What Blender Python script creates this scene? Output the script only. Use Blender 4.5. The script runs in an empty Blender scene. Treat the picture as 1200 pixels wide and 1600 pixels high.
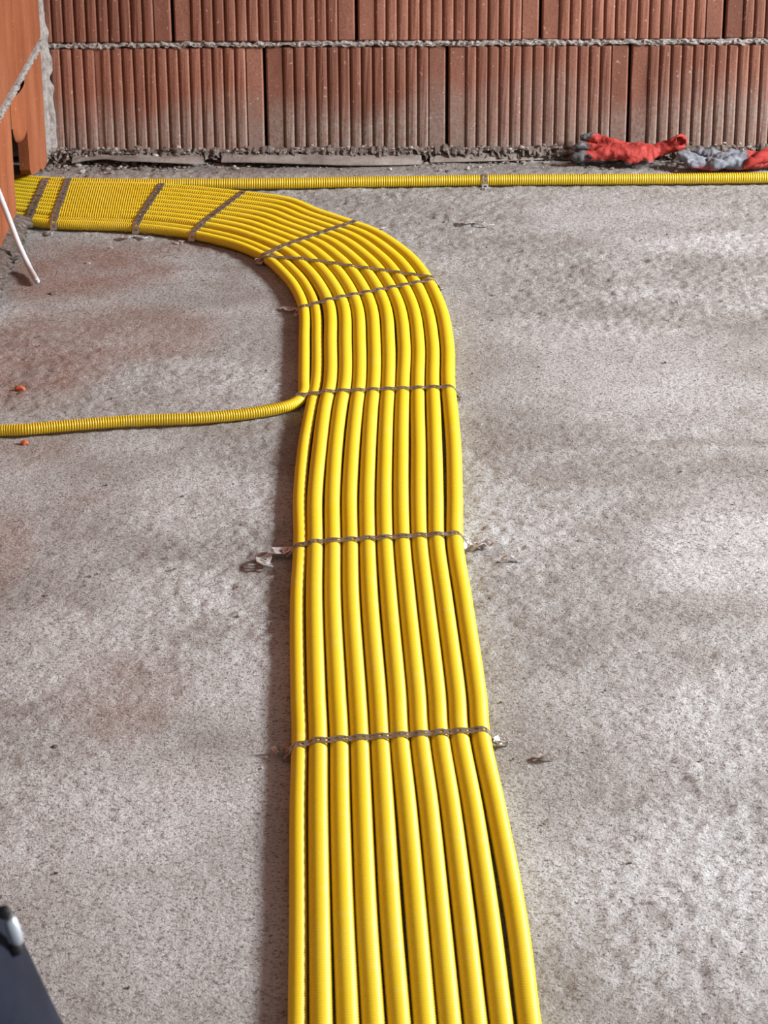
import bpy, bmesh, math, random
import numpy as np
from mathutils import Vector

scene = bpy.context.scene
COL = scene.collection
random.seed(7)
RNG = np.random.default_rng(11)

# ------------------------------------------------------------------ camera
F_PX, Y_HOR, K_H = 3900.0, -870.0, 1.613
TH = math.atan((800 - Y_HOR) / F_PX)
H = K_H * math.cos(TH)
ROLL = 0.0065
CT, ST = math.cos(TH), math.sin(TH)
cam_d = bpy.data.cameras.new('camera')
cam = bpy.data.objects.new('camera', cam_d)
COL.objects.link(cam)
cam_d.sensor_fit = 'HORIZONTAL'
cam_d.sensor_width = 24.0
cam_d.lens = F_PX / 1200 * 24.0
cam_d.clip_start = 0.05
cam.location = (0, 0, H)
from mathutils import Matrix
cam.rotation_euler = (Matrix.Rotation(math.pi / 2 - TH, 3, 'X') @ Matrix.Rotation(-ROLL, 3, 'Z')).to_euler()
cam_d.dof.use_dof = True
cam_d.dof.focus_distance = 3.7
cam_d.dof.aperture_fstop = 26
scene.camera = cam

# ------------------------------------------------------------------ world, daylight, exposure
world = bpy.data.worlds.new('world')
scene.world = world
world.use_nodes = True
bg = world.node_tree.nodes['Background']
bg.inputs[0].default_value = (0.93, 0.96, 1.0, 1)
bg.inputs[1].default_value = 0.50
win_d = bpy.data.lights.new('window_daylight', 'AREA')
win_d.shape = 'RECTANGLE'
win_d.size, win_d.size_y = 1.5, 1.3
win_d.energy = 860
win_d.color = (0.99, 0.99, 1.0)
win = bpy.data.objects.new('window_daylight', win_d)
COL.objects.link(win)
win.location = (5.5, 3.3, 2.9)
win.rotation_euler = (Vector((-0.1, 3.6, 0)) - Vector(win.location)).to_track_quat('-Z', 'Y').to_euler()
vs = scene.view_settings
vs.view_transform = 'Standard'
vs.look = 'None'
vs.gamma = 1
vs.use_curve_mapping = False
vs.exposure = 0.3

# ------------------------------------------------------------------ geometry helpers
def ray(px, py):
    u, v = px - 600, py - 800
    cr, sr = math.cos(ROLL), math.sin(ROLL)
    u, v = u * cr - v * sr, u * sr + v * cr
    return np.array([u / F_PX, CT - v / F_PX * ST, -ST - v / F_PX * CT])
CAM = np.array([0, 0, H])
def on_floor(px, py, h=0.0):
    r = ray(px, py); return CAM + r * ((h - H) / r[2])
def on_y(px, py, D):
    r = ray(px, py); return CAM + r * (D / r[1])
def on_x(px, py, X):
    r = ray(px, py); return CAM + r * (X / r[0])

def link(o, parent=None):
    COL.objects.link(o)
    if parent is not None:
        o.parent = parent
    return o

def mesh_obj(name, verts, faces, mat=None, parent=None, smooth=False):
    me = bpy.data.meshes.new(name)
    me.from_pydata([tuple(map(float, v)) for v in verts], [], [tuple(map(int, f)) for f in faces])
    if smooth:
        me.polygons.foreach_set('use_smooth', [True] * len(me.polygons))
    me.update()
    if mat: me.materials.append(mat)
    return link(bpy.data.objects.new(name, me), parent)

def quad_mesh(name, V, Q, mat=None, parent=None, smooth=True):
    """fast path for big quad meshes (numpy)"""
    me = bpy.data.meshes.new(name)
    V = np.asarray(V, np.float32); Q = np.asarray(Q, np.int32)
    me.vertices.add(len(V)); me.vertices.foreach_set('co', V.ravel())
    me.loops.add(Q.size); me.loops.foreach_set('vertex_index', Q.ravel())
    me.polygons.add(len(Q))
    me.polygons.foreach_set('loop_start', np.arange(0, Q.size, 4, dtype=np.int32))
    me.polygons.foreach_set('loop_total', np.full(len(Q), 4, np.int32))
    me.polygons.foreach_set('use_smooth', np.full(len(Q), smooth, bool))
    me.update(calc_edges=True); me.validate()
    if mat: me.materials.append(mat)
    return link(bpy.data.objects.new(name, me), parent)

def empty(name, loc=(0, 0, 0)):
    o = bpy.data.objects.new(name, None)
    o.empty_display_size = 0.05
    o.location = loc
    return link(o)

def tag(o, label=None, cat=None, group=None, kind=None):
    if label: o['label'] = label
    if cat: o['category'] = cat
    if group: o['group'] = group
    if kind: o['kind'] = kind
    return o

def keep(child, parent):
    """parent without moving (parents are only translated)"""
    child.parent = parent
    child.location = child.location - parent.location
    return child

def vnoise(x, y, seed, n=256):
    g = np.random.default_rng(seed).random((n, n))
    xi = np.floor(x).astype(int); yi = np.floor(y).astype(int)
    fx = x - xi; fy = y - yi
    fx = fx * fx * (3 - 2 * fx); fy = fy * fy * (3 - 2 * fy)
    a = g[xi % n, yi % n]; b = g[(xi + 1) % n, yi % n]; c = g[xi % n, (yi + 1) % n]; d = g[(xi + 1) % n, (yi + 1) % n]
    return (a * (1 - fx) + b * fx) * (1 - fy) + (c * (1 - fx) + d * fx) * fy

def catmull(P, step):
    P = np.asarray(P, float)
    P = np.vstack([2 * P[0] - P[1], P, 2 * P[-1] - P[-2]])
    out = []
    for i in range(1, len(P) - 2):
        p0, p1, p2, p3 = P[i - 1:i + 3]
        t0 = 0; t1 = t0 + np.linalg.norm(p1 - p0) ** .5; t2 = t1 + np.linalg.norm(p2 - p1) ** .5; t3 = t2 + np.linalg.norm(p3 - p2) ** .5
        n = max(4, int(np.linalg.norm(p2 - p1) / 0.004))
        t = np.linspace(t1, t2, n, endpoint=False)[:, None]
        A1 = (t1 - t) / (t1 - t0) * p0 + (t - t0) / (t1 - t0) * p1
        A2 = (t2 - t) / (t2 - t1) * p1 + (t - t1) / (t2 - t1) * p2
        A3 = (t3 - t) / (t3 - t2) * p2 + (t - t2) / (t3 - t2) * p3
        B1 = (t2 - t) / (t2 - t0) * A1 + (t - t0) / (t2 - t0) * A2
        B2 = (t3 - t) / (t3 - t1) * A2 + (t - t1) / (t3 - t1) * A3
        out.append((t2 - t) / (t2 - t1) * B1 + (t - t1) / (t2 - t1) * B2)
    out.append(P[-2][None])
    return resample(np.vstack(out), step)

def resample(C, step):
    d = np.r_[0, np.cumsum(np.linalg.norm(np.diff(C, axis=0), axis=1))]
    s = np.arange(0, d[-1], step)
    return np.stack([np.interp(s, d, C[:, k]) for k in range(C.shape[1])], 1)

def tube(name, C, R, mat, parent=None, segs=14, caps=False):
    """sweep a circle of radius R[i] along C"""
    C = np.asarray(C, float); n = len(C)
    R = np.broadcast_to(np.asarray(R, float), (n,))
    T = np.gradient(C, axis=0); T /= np.linalg.norm(T, axis=1)[:, None]
    up = np.array([0, 0, 1.0])
    if np.abs(T @ up).max() > 0.97: up = np.array([0.3, 1.0, 0.1]) / np.linalg.norm([0.3, 1, 0.1])
    S = np.cross(T, up); S /= np.linalg.norm(S, axis=1)[:, None]
    U = np.cross(S, T)
    a = np.linspace(0, 2 * math.pi, segs, endpoint=False)
    V = C[:, None] + R[:, None, None] * (np.cos(a)[None, :, None] * S[:, None] + np.sin(a)[None, :, None] * U[:, None])
    i = np.arange(n - 1)[:, None] * segs; j = np.arange(segs)[None]; k = (j + 1) % segs
    Q = np.stack([i + j, i + k, i + segs + k, i + segs + j], -1).reshape(-1, 4)
    o = quad_mesh(name, V.reshape(-1, 3), Q, mat, parent)
    if caps:
        bm = bmesh.new(); bm.from_mesh(o.data)
        bmesh.ops.holes_fill(bm, edges=[e for e in bm.edges if e.is_boundary], sides=0)
        bm.to_mesh(o.data); bm.free()
    return o

def lump_data(center, size, rng, sub=1, squash=0.6):
    bm = bmesh.new()
    bmesh.ops.create_icosphere(bm, subdivisions=sub, radius=1)
    rot = Matrix.Rotation(rng.uniform(0, 6.28), 3, 'Z') @ Matrix.Rotation(rng.uniform(-.6, .6), 3, 'X')
    sx, sy, sz = size * rng.uniform(.7, 1.3), size * rng.uniform(.5, 1), size * squash * rng.uniform(.7, 1.2)
    vs_ = []
    for v in bm.verts:
        p = rot @ v.co
        k = rng.uniform(.72, 1.15)
        vs_.append((center[0] + p.x * sx * k, center[1] + p.y * sy * k, center[2] + max(-.5, p.z) * sz * k))
    fs_ = [[v.index for v in f.verts] for f in bm.faces]
    bm.free()
    return vs_, fs_

# ------------------------------------------------------------------ materials
class NT:
    def __init__(s, name):
        s.m = bpy.data.materials.new(name); s.m.use_nodes = True
        s.t = s.m.node_tree; s.b = s.t.nodes['Principled BSDF']
    def n(s, typ, **kw):
        nd = s.t.nodes.new(typ)
        for k, v in kw.items():
            if k in nd.inputs: nd.inputs[k].default_value = v
            else: setattr(nd, k, v)
        return nd
    def l(s, a, b): s.t.links.new(a, b)
    def pos(s):
        return s.n('ShaderNodeNewGeometry').outputs['Position']
    def noise(s, scale, detail=4, rough=.6, vec=None, off=None):
        nd = s.n('ShaderNodeTexNoise'); nd.inputs['Scale'].default_value = scale
        nd.inputs['Detail'].default_value = detail; nd.inputs['Roughness'].default_value = rough
        v = vec if vec is not None else s.pos()
        if off is not None:
            a = s.n('ShaderNodeVectorMath', operation='ADD'); s.l(v, a.inputs[0]); a.inputs[1].default_value = off; v = a.outputs[0]
        s.l(v, nd.inputs['Vector'])
        return nd.outputs['Fac']
    def ramp(s, fac, stops):
        r = s.n('ShaderNodeValToRGB'); e = r.color_ramp.elements
        while len(e) < len(stops): e.new(.5)
        for el, (p, c) in zip(e, stops):
            el.position = p; el.color = c if isinstance(c, tuple) else (c, c, c, 1)
        s.l(fac, r.inputs[0]); return r.outputs[0]
    def mix(s, fac, a, b, blend='MIX'):
        m = s.n('ShaderNodeMix', data_type='RGBA', blend_type=blend)
        for sock, v in ((m.inputs[0], fac), (m.inputs[6], a), (m.inputs[7], b)):
            if hasattr(v, 'is_linked'): s.l(v, sock)
            else: sock.default_value = v
        return m.outputs[2]
    def math(s, op, a, b=0.0, clamp=False):
        m = s.n('ShaderNodeMath', operation=op, use_clamp=clamp)
        for sock, v in ((m.inputs[0], a), (m.inputs[1], b)):
            if hasattr(v, 'is_linked'): s.l(v, sock)
            else: sock.default_value = v
        return m.outputs[0]
    def bump(s, h, strength, dist, prev=None):
        b = s.n('ShaderNodeBump'); b.inputs['Strength'].default_value = strength; b.inputs['Distance'].default_value = dist
        s.l(h, b.inputs['Height'])
        if prev is not None: s.l(prev, b.inputs['Normal'])
        return b.outputs[0]
    def out(s, color=None, rough=.8, normal=None, metal=0.0, spec=.5):
        if color is not None:
            if hasattr(color, 'is_linked'): s.l(color, s.b.inputs['Base Color'])
            else: s.b.inputs['Base Color'].default_value = color
        if hasattr(rough, 'is_linked'): s.l(rough, s.b.inputs['Roughness'])
        else: s.b.inputs['Roughness'].default_value = rough
        if normal is not None: s.l(normal, s.b.inputs['Normal'])
        s.b.inputs['Metallic'].default_value = metal
        s.b.inputs['Specular IOR Level'].default_value = spec
        return s.m

def c4(r, g, b): return (r, g, b, 1)

# concrete floor: pale grey screed, brown scuffs, brick dust where the attribute says
m = NT('rough_concrete')
base = m.ramp(m.noise(2.3, 6, .65), [(.34, c4(.335, .322, .305)), (.5, c4(.470, .466, .455)), (.64, c4(.585, .588, .588))])
base = m.mix(m.ramp(m.noise(9, 5, .7, off=(3, 1, 0)), [(.46, 0.0), (.68, .65)]), base, c4(.29, .255, .23))
att = m.n('ShaderNodeAttribute', attribute_name='stain')
sep = m.n('ShaderNodeSeparateColor'); m.l(att.outputs['Color'], sep.inputs[0])
dust_n = m.ramp(m.noise(14, 6, .75, off=(7, 2, 0)), [(.28, .35), (.58, 1.0)])
base = m.mix(m.math('MULTIPLY', sep.outputs[0], dust_n), base, c4(.31, .175, .13))
base = m.mix(m.math('MULTIPLY', sep.outputs[1], dust_n), base, c4(.22, .18, .15))
base = m.mix(m.math('MULTIPLY', sep.outputs[2], m.ramp(m.noise(11, 5, .7, off=(1, 9, 0)), [(.3, .3), (.6, 1.0)])), base, c4(.70, .705, .715))
grain = m.noise(210, 4, .75)
base = m.mix(m.ramp(grain, [(.37, .9), (.47, 0.0)]), base, c4(.13, .11, .095))
grain2 = m.noise(95, 5, .8, off=(6, 3, 0))
base = m.mix(m.ramp(grain2, [(.35, .9), (.46, 0.0)]), base, c4(.18, .155, .135))
base = m.mix(m.ramp(m.noise(330, 2, .6, off=(5, 5, 0)), [(.58, 0.0), (.72, .55)]), base, c4(.74, .72, .70))
nb = m.bump(m.noise(120, 5, .75), .9, .010)
nb = m.bump(m.noise(420, 3, .6), .5, .002, nb)
M_FLOOR = m.out(base, .88, nb, spec=.3)

def brick_mat(name, ca, cb, cc, dusty):
    m = NT(name)
    oi = m.n('ShaderNodeObjectInfo')
    # stretch noise vertically: extrusion streaks
    mp = m.n('ShaderNodeMapping'); m.l(m.pos(), mp.inputs[0]); mp.inputs['Scale'].default_value = (1, 1, .25)
    col = m.ramp(m.noise(11, 5, .6, mp.outputs[0]), [(.32, ca), (.52, cb), (.7, cc)])
    hue = m.n('ShaderNodeHueSaturation'); m.l(col, hue.inputs['Color'])
    m.l(m.math('ADD', m.math('MULTIPLY', oi.outputs['Random'], .35), .82), hue.inputs['Value'])
    col = hue.outputs[0]
    fine = m.noise(260, 4, .7)
    col = m.mix(m.ramp(fine, [(.35, .5), (.5, 0.0)]), col, c4(.14, .045, .03))
    if dusty:
        # cement splash and dust low down on the wall
        xyz = m.n('ShaderNodeSeparateXYZ'); m.l(m.pos(), xyz.inputs[0])
        edge = m.math('ADD', m.math('MULTIPLY', m.noise(4.5, 3, .6), .26), m.math('MULTIPLY', m.math('ADD', xyz.outputs[0], .5), .05))
        d = m.math('SUBTRACT', edge, xyz.outputs[2])
        d = m.math('MULTIPLY', d, 12.0, True)
        d = m.math('MULTIPLY', d, m.ramp(m.noise(130, 5, .75, off=(4, 0, 2)), [(.38, .25), (.58, 1.0)]))
        col = m.mix(m.math('MULTIPLY', d, .85), col, c4(.27, .225, .195))
        spk = m.ramp(m.noise(95, 3, .7, off=(9, 9, 9)), [(.66, 0.0), (.70, 1.0)])
        col = m.mix(m.math('MULTIPLY', spk, .7), col, c4(.52, .47, .43))
    else:
        spk = m.ramp(m.noise(60, 3, .7, off=(9, 9, 9)), [(.66, 0.0), (.72, .5)])
        col = m.mix(spk, col, c4(.62, .36, .25))
    nb = m.bump(m.noise(170, 5, .7), .35, .003)
    nb = m.bump(m.noise(600, 2, .6), .3, .001, nb)
    return m.out(col, .85, nb, spec=.25)
M_BRICK = brick_mat('fired_clay_dusty', c4(.185, .080, .054), c4(.255, .110, .074), c4(.32, .155, .112), True)
M_BRICK_L = brick_mat('fired_clay_orange', c4(.21, .062, .024), c4(.275, .086, .034), c4(.33, .125, .058), False)

m = NT('grey_mortar')
col = m.ramp(m.noise(45, 5, .7), [(.3, c4(.22, .19, .17)), (.5, c4(.42, .385, .36)), (.7, c4(.56, .53, .51))])
M_MORTAR = m.out(col, .95, m.bump(m.noise(160, 5, .75), .9, .008), spec=.2)
m = NT('dirty_mortar')
col = m.ramp(m.noise(55, 5, .7), [(.3, c4(.09, .07, .06)), (.5, c4(.20, .165, .145)), (.72, c4(.36, .31, .28))])
M_DIRT = m.out(col, .95, m.bump(m.noise(190, 5, .75), .9, .008), spec=.2)
m = NT('crumbs')
g_ = m.n('ShaderNodeNewGeometry')
col = m.ramp(g_.outputs['Random Per Island'], [(0, c4(.10, .075, .06)), (.4, c4(.22, .185, .16)), (.85, c4(.34, .30, .275)), (1, c4(.50, .47, .45))])
M_CRUMB = m.out(col, .95, m.bump(m.noise(300, 3, .6), .5, .002), spec=.2)

m = NT('yellow_polymer')
oi = m.n('ShaderNodeObjectInfo')
col = m.mix(m.ramp(m.noise(7, 4, .6), [(.35, 0.0), (.7, .6)]), c4(.71, .505, .010), c4(.69, .52, .035))
col = m.mix(m.math('MULTIPLY', oi.outputs['Random'], .4), col, c4(.67, .45, .012))
col = m.mix(m.ramp(m.noise(38, 5, .7, off=(2, 8, 1)), [(.56, 0.0), (.78, .35)]), col, c4(.66, .53, .20))
M_YEL = m.out(col, .42, None, spec=.42)

m = NT('galvanised_band')
col = m.ramp(m.noise(70, 4, .7), [(.3, c4(.20, .16, .13)), (.55, c4(.36, .33, .30)), (.75, c4(.55, .54, .53))])
M_GALV = m.out(col, .42, m.bump(m.noise(200, 3, .6), .4, .002), metal=.75)
m = NT('bright_zinc')
col = m.ramp(m.noise(60, 4, .7), [(.35, c4(.40, .37, .35)), (.6, c4(.74, .74, .75))])
M_ZINC = m.out(col, .35, m.bump(m.noise(150, 3, .6), .5, .003), metal=.6)
m = NT('dark_membrane')
col = m.ramp(m.noise(18, 5, .7), [(.3, c4(.15, .13, .115)), (.6, c4(.30, .265, .24)), (.8, c4(.40, .37, .34))])
M_MEMB = m.out(col, .8, m.bump(m.noise(120, 4, .7), .5, .003), spec=.3)
m = NT('white_pvc')
M_WHITE = m.out(m.mix(m.ramp(m.noise(40, 3, .6), [(.5, 0.0), (.8, .4)]), c4(.60, .62, .66), c4(.45, .43, .42)), .38)
m = NT('plaster_ceiling')
M_CEIL = m.out(m.ramp(m.noise(5, 4, .6), [(.3, c4(.36, .35, .34)), (.7, c4(.46, .45, .44))]), .9)

def cloth_mat(name, a, b, rough=.9, scale=30, weave=900):
    m = NT(name)
    col = m.ramp(m.noise(scale, 4, .65), [(.3, a), (.7, b)])
    return m.out(col, rough, m.bump(m.noise(weave, 2, .6), .4, .001), spec=.25)
M_NAVY = cloth_mat('navy_drill', c4(.008, .011, .024), c4(.016, .021, .042))
M_NAVY_D = cloth_mat('dark_navy_drill', c4(.006, .008, .016), c4(.013, .017, .034))
M_SKIN = cloth_mat('skin', c4(.55, .32, .23), c4(.62, .38, .28), .6)
M_HAIR = cloth_mat('brown_hair', c4(.05, .03, .02), c4(.09, .055, .035), .7)
M_BLACK = cloth_mat('black_rubber', c4(.012, .012, .014), c4(.02, .02, .022), .6)
M_RED = cloth_mat('red_knit', c4(.28, .028, .022), c4(.46, .060, .050), .85, 45, 700)
M_CHIP = cloth_mat('brick_chip_clay', c4(.40, .09, .04), c4(.55, .15, .07), .9, 90, 300)

# ------------------------------------------------------------------ floor
D_WALL = 5.49
X_LEFT = -0.748
xs = np.r_[np.linspace(-2.0, -1.05, 8, endpoint=False), np.arange(-1.05, 1.25, .0045), np.linspace(1.26, 4.3, 16)]
ys = np.r_[np.linspace(-0.8, 1.95, 16, endpoint=False), np.arange(1.95, 5.56, .0055), np.linspace(5.57, 5.9, 4)]
GX, GY = np.meshgrid(xs, ys, indexing='ij')
def floor_relief(X, Y):
    rough = np.clip((vnoise(X * 2.2 + 3, Y * 2.2 + 8, 1) - .25) * 2.0, .18, 1)
    z = (vnoise(X * 3 + 20, Y * 3 + 20, 2) - .5) * .0030
    z += (vnoise(X * 22 + 20, Y * 22 + 20, 3) - .5) * .0022 * rough
    z += (vnoise(X * 70 + 30, Y * 70 + 30, 4) - .5) * .0042 * rough
    z += (vnoise(X * 125 + 31, Y * 125 + 37, 5) - .5) * .0040 * rough
    # a few scraped ridges left by the trowel
    z += .0035 * np.exp(-((Y - 3.79 - .02 * X - .03 * (vnoise(X * 3 + 9, Y * 0 + 5, 8) - .5)) / .008) ** 2) * np.clip((X - .22) * 4, 0, 1)
    z += .004 * np.exp(-((Y - 4.53 - .06 * (X - .55)) / .03) ** 2 - ((X - .52) / .22) ** 2) * (vnoise(X * 60 + 3, Y * 60 + 3, 9))
    return z - .0012
GZ = floor_relief(GX, GY)
nx, ny = GX.shape
ii = np.arange(nx - 1)[:, None] * ny; jj = np.arange(ny - 1)[None]
Q = np.stack([ii + jj, ii + ny + jj, ii + ny + jj + 1, ii + jj + 1], -1).reshape(-1, 4)
floor = quad_mesh('floor', np.stack([GX, GY, GZ], -1).reshape(-1, 3), Q, M_FLOOR)
tag(floor, 'rough pale grey concrete floor with brown scuffs', None, kind='structure')
def blob(px, py, rx, ry, amp):
    p = on_floor(px, py)
    wob = (vnoise(GX * 9 + 4, GY * 9 + 4, 21) - .5) * .9
    q = ((GX - p[0]) / rx) ** 2 + ((GY - p[1]) / ry) ** 2
    return amp * np.clip(1.25 - q + wob, 0, 1)
dust = np.zeros_like(GX); dirt = np.zeros_like(GX); pale = np.zeros_like(GX)
for a in [(110, 420, .22, .18, .8), (150, 395, .25, .06, .5), (60, 560, .18, .24, .75), (180, 520, .18, .17, .6), (205, 1080, .09, .16, .42), (0, 860, .05, .16, .5),
          (300, 1225, .05, .06, .35), (270, 385, .22, .05, .4), (40, 700, .1, .1, .3), (330, 270, .5, .06, .35), (60, 420, .1, .2, .6), (140, 780, .05, .05, .3)]:
    dust = np.maximum(dust, blob(*a))
for a in [(980, 730, .22, .10, .55), (1080, 800, .1, .06, .6), (880, 690, .16, .05, .5), (800, 640, .12, .2, .3), (770, 560, .1, .2, .35), (960, 480, .25, .08, .3), (790, 1130, .09, .12, .45), (820, 1000, .12, .2, .3),
          (930, 1260, .09, .12, .3), (1000, 1500, .12, .16, .4), (1080, 690, .2, .02, .5), (60, 1360, .12, .16, .3), (330, 1180, .06, .09, .3), (500, 262, 1.0, .05, .55), (1100, 950, .1, .06, .4),
          (200, 1545, .12, .12, .3), (1130, 500, .2, .06, .35), (860, 1560, .05, .1, .4), (300, 260, .5, .06, .7)]:
    dirt = np.maximum(dirt, blob(*a))
for a in [(1150, 860, .16, .2, .8), (1120, 380, .2, .08, .6), (980, 600, .2, .2, .5), (930, 1400, .1, .12, .6), (1130, 1120, .18, .14, .6), (200, 1300, .2, .22, .75), (60, 1020, .14, .14, .6), (330, 780, .12, .16, .65),
          (1100, 1420, .14, .2, .6), (900, 520, .2, .12, .4), (250, 930, .1, .12, .5), (330, 1450, .12, .2, .5), (390, 1330, .06, .3, .4), (1030, 330, .4, .04, .3)]:
    pale = np.maximum(pale, blob(*a))
ca = floor.data.color_attributes.new('stain', 'FLOAT_COLOR', 'POINT')
ca.data.foreach_set('color', np.stack([dust, dirt, pale, np.ones_like(dust)], -1).astype(np.float32).ravel())

# ------------------------------------------------------------------ back wall
wall_back = empty('wall_back'); tag(wall_back, 'ribbed red clay block wall with mortar bed joints at the back', None, kind='structure')
MOD, GAP = 0.4062, 0.0065
def rib_profile(L, ends=.0375, n=13, bulge=.0035, groove=.0050, gw=.0030):
    """outline (along, out) of a block face seen from above: flat ends, rounded ribs between dark grooves"""
    pts = [(0, -.006), (.002, -.0012), (.004, 0)]
    pitch = (L - 2 * ends) / n
    for i in range(n + 1):
        g = ends + i * pitch
        pts += [(g - gw * .55, 0.0), (g - gw * .3, -groove), (g + gw * .3, -groove), (g + gw * .55, 0.0)]
        if i < n:
            for t in (.22, .4, .6, .8):
                pts.append((g + pitch * t, bulge * math.sin(math.pi * (.15 + .7 * t)) ** .8))
    pts += [(L - .004, 0), (L - .002, -.0012), (L, -.006)]
    return pts
def block_mesh(name, prof, height, depth, axis='x', chip_seed=0):
    """closed block: the profile is the front; front faces -y ('x') or +x ('y')"""
    rng = random.Random(chip_seed)
    n = len(prof); V = []; Fc = []
    zs = [0, .003, height * .3, height * .65, height - .003, height]
    for k, z in enumerate(zs):
        ins = .0025 if k in (0, len(zs) - 1) else 0
        for a, o in prof:
            w = rng.uniform(-.0006, .0006)
            out = o - ins + w
            V.append((a, -out, z) if axis == 'x' else (out, a, z))
    for k in range(len(zs) - 1):
        for i in range(n - 1):
            f = (k * n + i, k * n + i + 1, (k + 1) * n + i + 1, (k + 1) * n + i)
            Fc.append(f if axis == 'x' else f[::-1])
    b = len(V); L = prof[-1][0]
    for z in (0, height):
        V += [(0, depth, z), (L, depth, z)] if axis == 'x' else [(-depth, 0, z), (-depth, L, z)]
    top = len(zs) - 1
    caps = [list(range(n)) + [b + 1, b], list(range(top * n, top * n + n)) + [b + 3, b + 2],
            [b, b + 1, b + 3, b + 2], [k * n for k in range(top + 1)] + [b + 2, b], [k * n + n - 1 for k in range(top + 1)] + [b + 3, b + 1]]
    Fc += caps
    me = bpy.data.meshes.new(name)
    me.from_pydata(V, [], Fc); me.update()
    bm = bmesh.new(); bm.from_mesh(me); bmesh.ops.recalc_face_normals(bm, faces=bm.faces[:]); bm.to_mesh(me); bm.free()
    return me
BL = MOD - GAP
C1 = (.010, .2535); C2 = (.267, .5105); C3 = (.524, .767)
COURSES_B = [C1, C2, C3] + [(.524 + .257 * k, .767 + .257 * k) for k in range(1, 5)]
meshes_b = [block_mesh('brick', rib_profile(BL), C1[1] - C1[0], .24, 'x', s) for s in range(4)]
for me in meshes_b: me.materials.append(M_BRICK)
for ci, (z0, z1) in enumerate(COURSES_B):
    first = (-.6655 if ci % 2 == 0 else -.460) - 2 * MOD
    i = 0
    x = first
    while x < 1.75:
        i += 1
        if x + MOD > X_LEFT - .02:
            o = link(bpy.data.objects.new('brick', meshes_b[(i + ci) % 4]), wall_back)
            o.location = (x + GAP / 2, D_WALL + RNG.uniform(-.0012, .0012), z0)
            if x + GAP / 2 < X_LEFT - .25: o.location.x = X_LEFT - .25
        x += MOD
def lumpy_strip(name, x0, x1, y, z0, z1, prot, mat, parent, seed, step=.0035, axis='x', rows=7, depth=.02):
    """irregular squeezed-out mortar running along a joint"""
    a = np.arange(x0, x1, step); n = len(a)
    V = []; Fc = []
    t = np.linspace(0, 1, rows)
    ed0 = (vnoise(a * 150 + 5, a * 0 + 2, seed) - .5) * .007 + (vnoise(a * 45 + 5, a * 0 + 4, seed + 5) - .5) * .005
    ed1 = (vnoise(a * 150 + 5, a * 0 + 7, seed + 1) - .5) * .007 + (vnoise(a * 49 + 5, a * 0 + 4, seed + 6) - .5) * .005
    for k in range(rows):
        zz = (z0 + ed0) * (1 - t[k]) + (z1 + ed1) * t[k]
        pr = (prot * math.sin(math.pi * (.08 + .84 * t[k]))) * (.2 + 1.5 * vnoise(a * 170 + 3, a * 0 + 3 * t[k] * rows, seed + 2)) - (depth if k in (0, rows - 1) else 0)
        for q in range(n):
            V.append((a[q], y - pr[q], zz[q]) if axis == 'x' else (y + pr[q], a[q], zz[q]))
    for k in range(rows - 1):
        for q in range(n - 1):
            f = (k * n + q, k * n + q + 1, (k + 1) * n + q + 1, (k + 1) * n + q)
            Fc.append(f if axis == 'x' else f[::-1])
    return mesh_obj(name, V, Fc, mat, parent)
lumpy_strip('mortar_bed', X_LEFT, 1.8, D_WALL, .2530, .2675, .006, M_MORTAR, wall_back, 31)
for k in range(1, 6):
    lumpy_strip('mortar_bed', X_LEFT, 1.8, D_WALL, .2530 + .257 * k, .2675 + .257 * k, .006, M_MORTAR, wall_back, 41 + 9 * k)
lumpy_strip('mortar_foot', X_LEFT, 1.8, D_WALL - .006, -.006, .028, .028, M_DIRT, wall_back, 51, rows=8)
# masonry going on above the third course, out of sight
def box(name, lo, hi, mat, parent=None):
    (a, b, c), (d, e, f) = lo, hi
    V = [(a, b, c), (d, b, c), (d, e, c), (a, e, c), (a, b, f), (d, b, f), (d, e, f), (a, e, f)]
    return mesh_obj(name, V, [(0, 3, 2, 1), (4, 5, 6, 7), (0, 1, 5, 4), (1, 2, 6, 5), (2, 3, 7, 6), (3, 0, 4, 7)], mat, parent)
box('upper_masonry', (X_LEFT - .25, D_WALL, 1.80), (4.3, D_WALL + .24, 2.7), M_BRICK, wall_back)
box('leak_blocker', (X_LEFT - .2, D_WALL + .10, 0), (1.96, D_WALL + .12, 1.80), M_BRICK, wall_back)  # plate added inside the wall to stop light leaking through the joints
box('side_masonry', (1.96, D_WALL, -.01), (4.3, D_WALL + .24, 1.80), M_BRICK, wall_back)
ceil = box('ceiling', (-1.0, 0.2, 2.7), (4.3, D_WALL + .24, 2.85), M_CEIL)  # unseen slab put in to keep out light from straight above
tag(ceil, 'unseen bare grey concrete ceiling slab added above the room to block overhead light', None, kind='structure')

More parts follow.
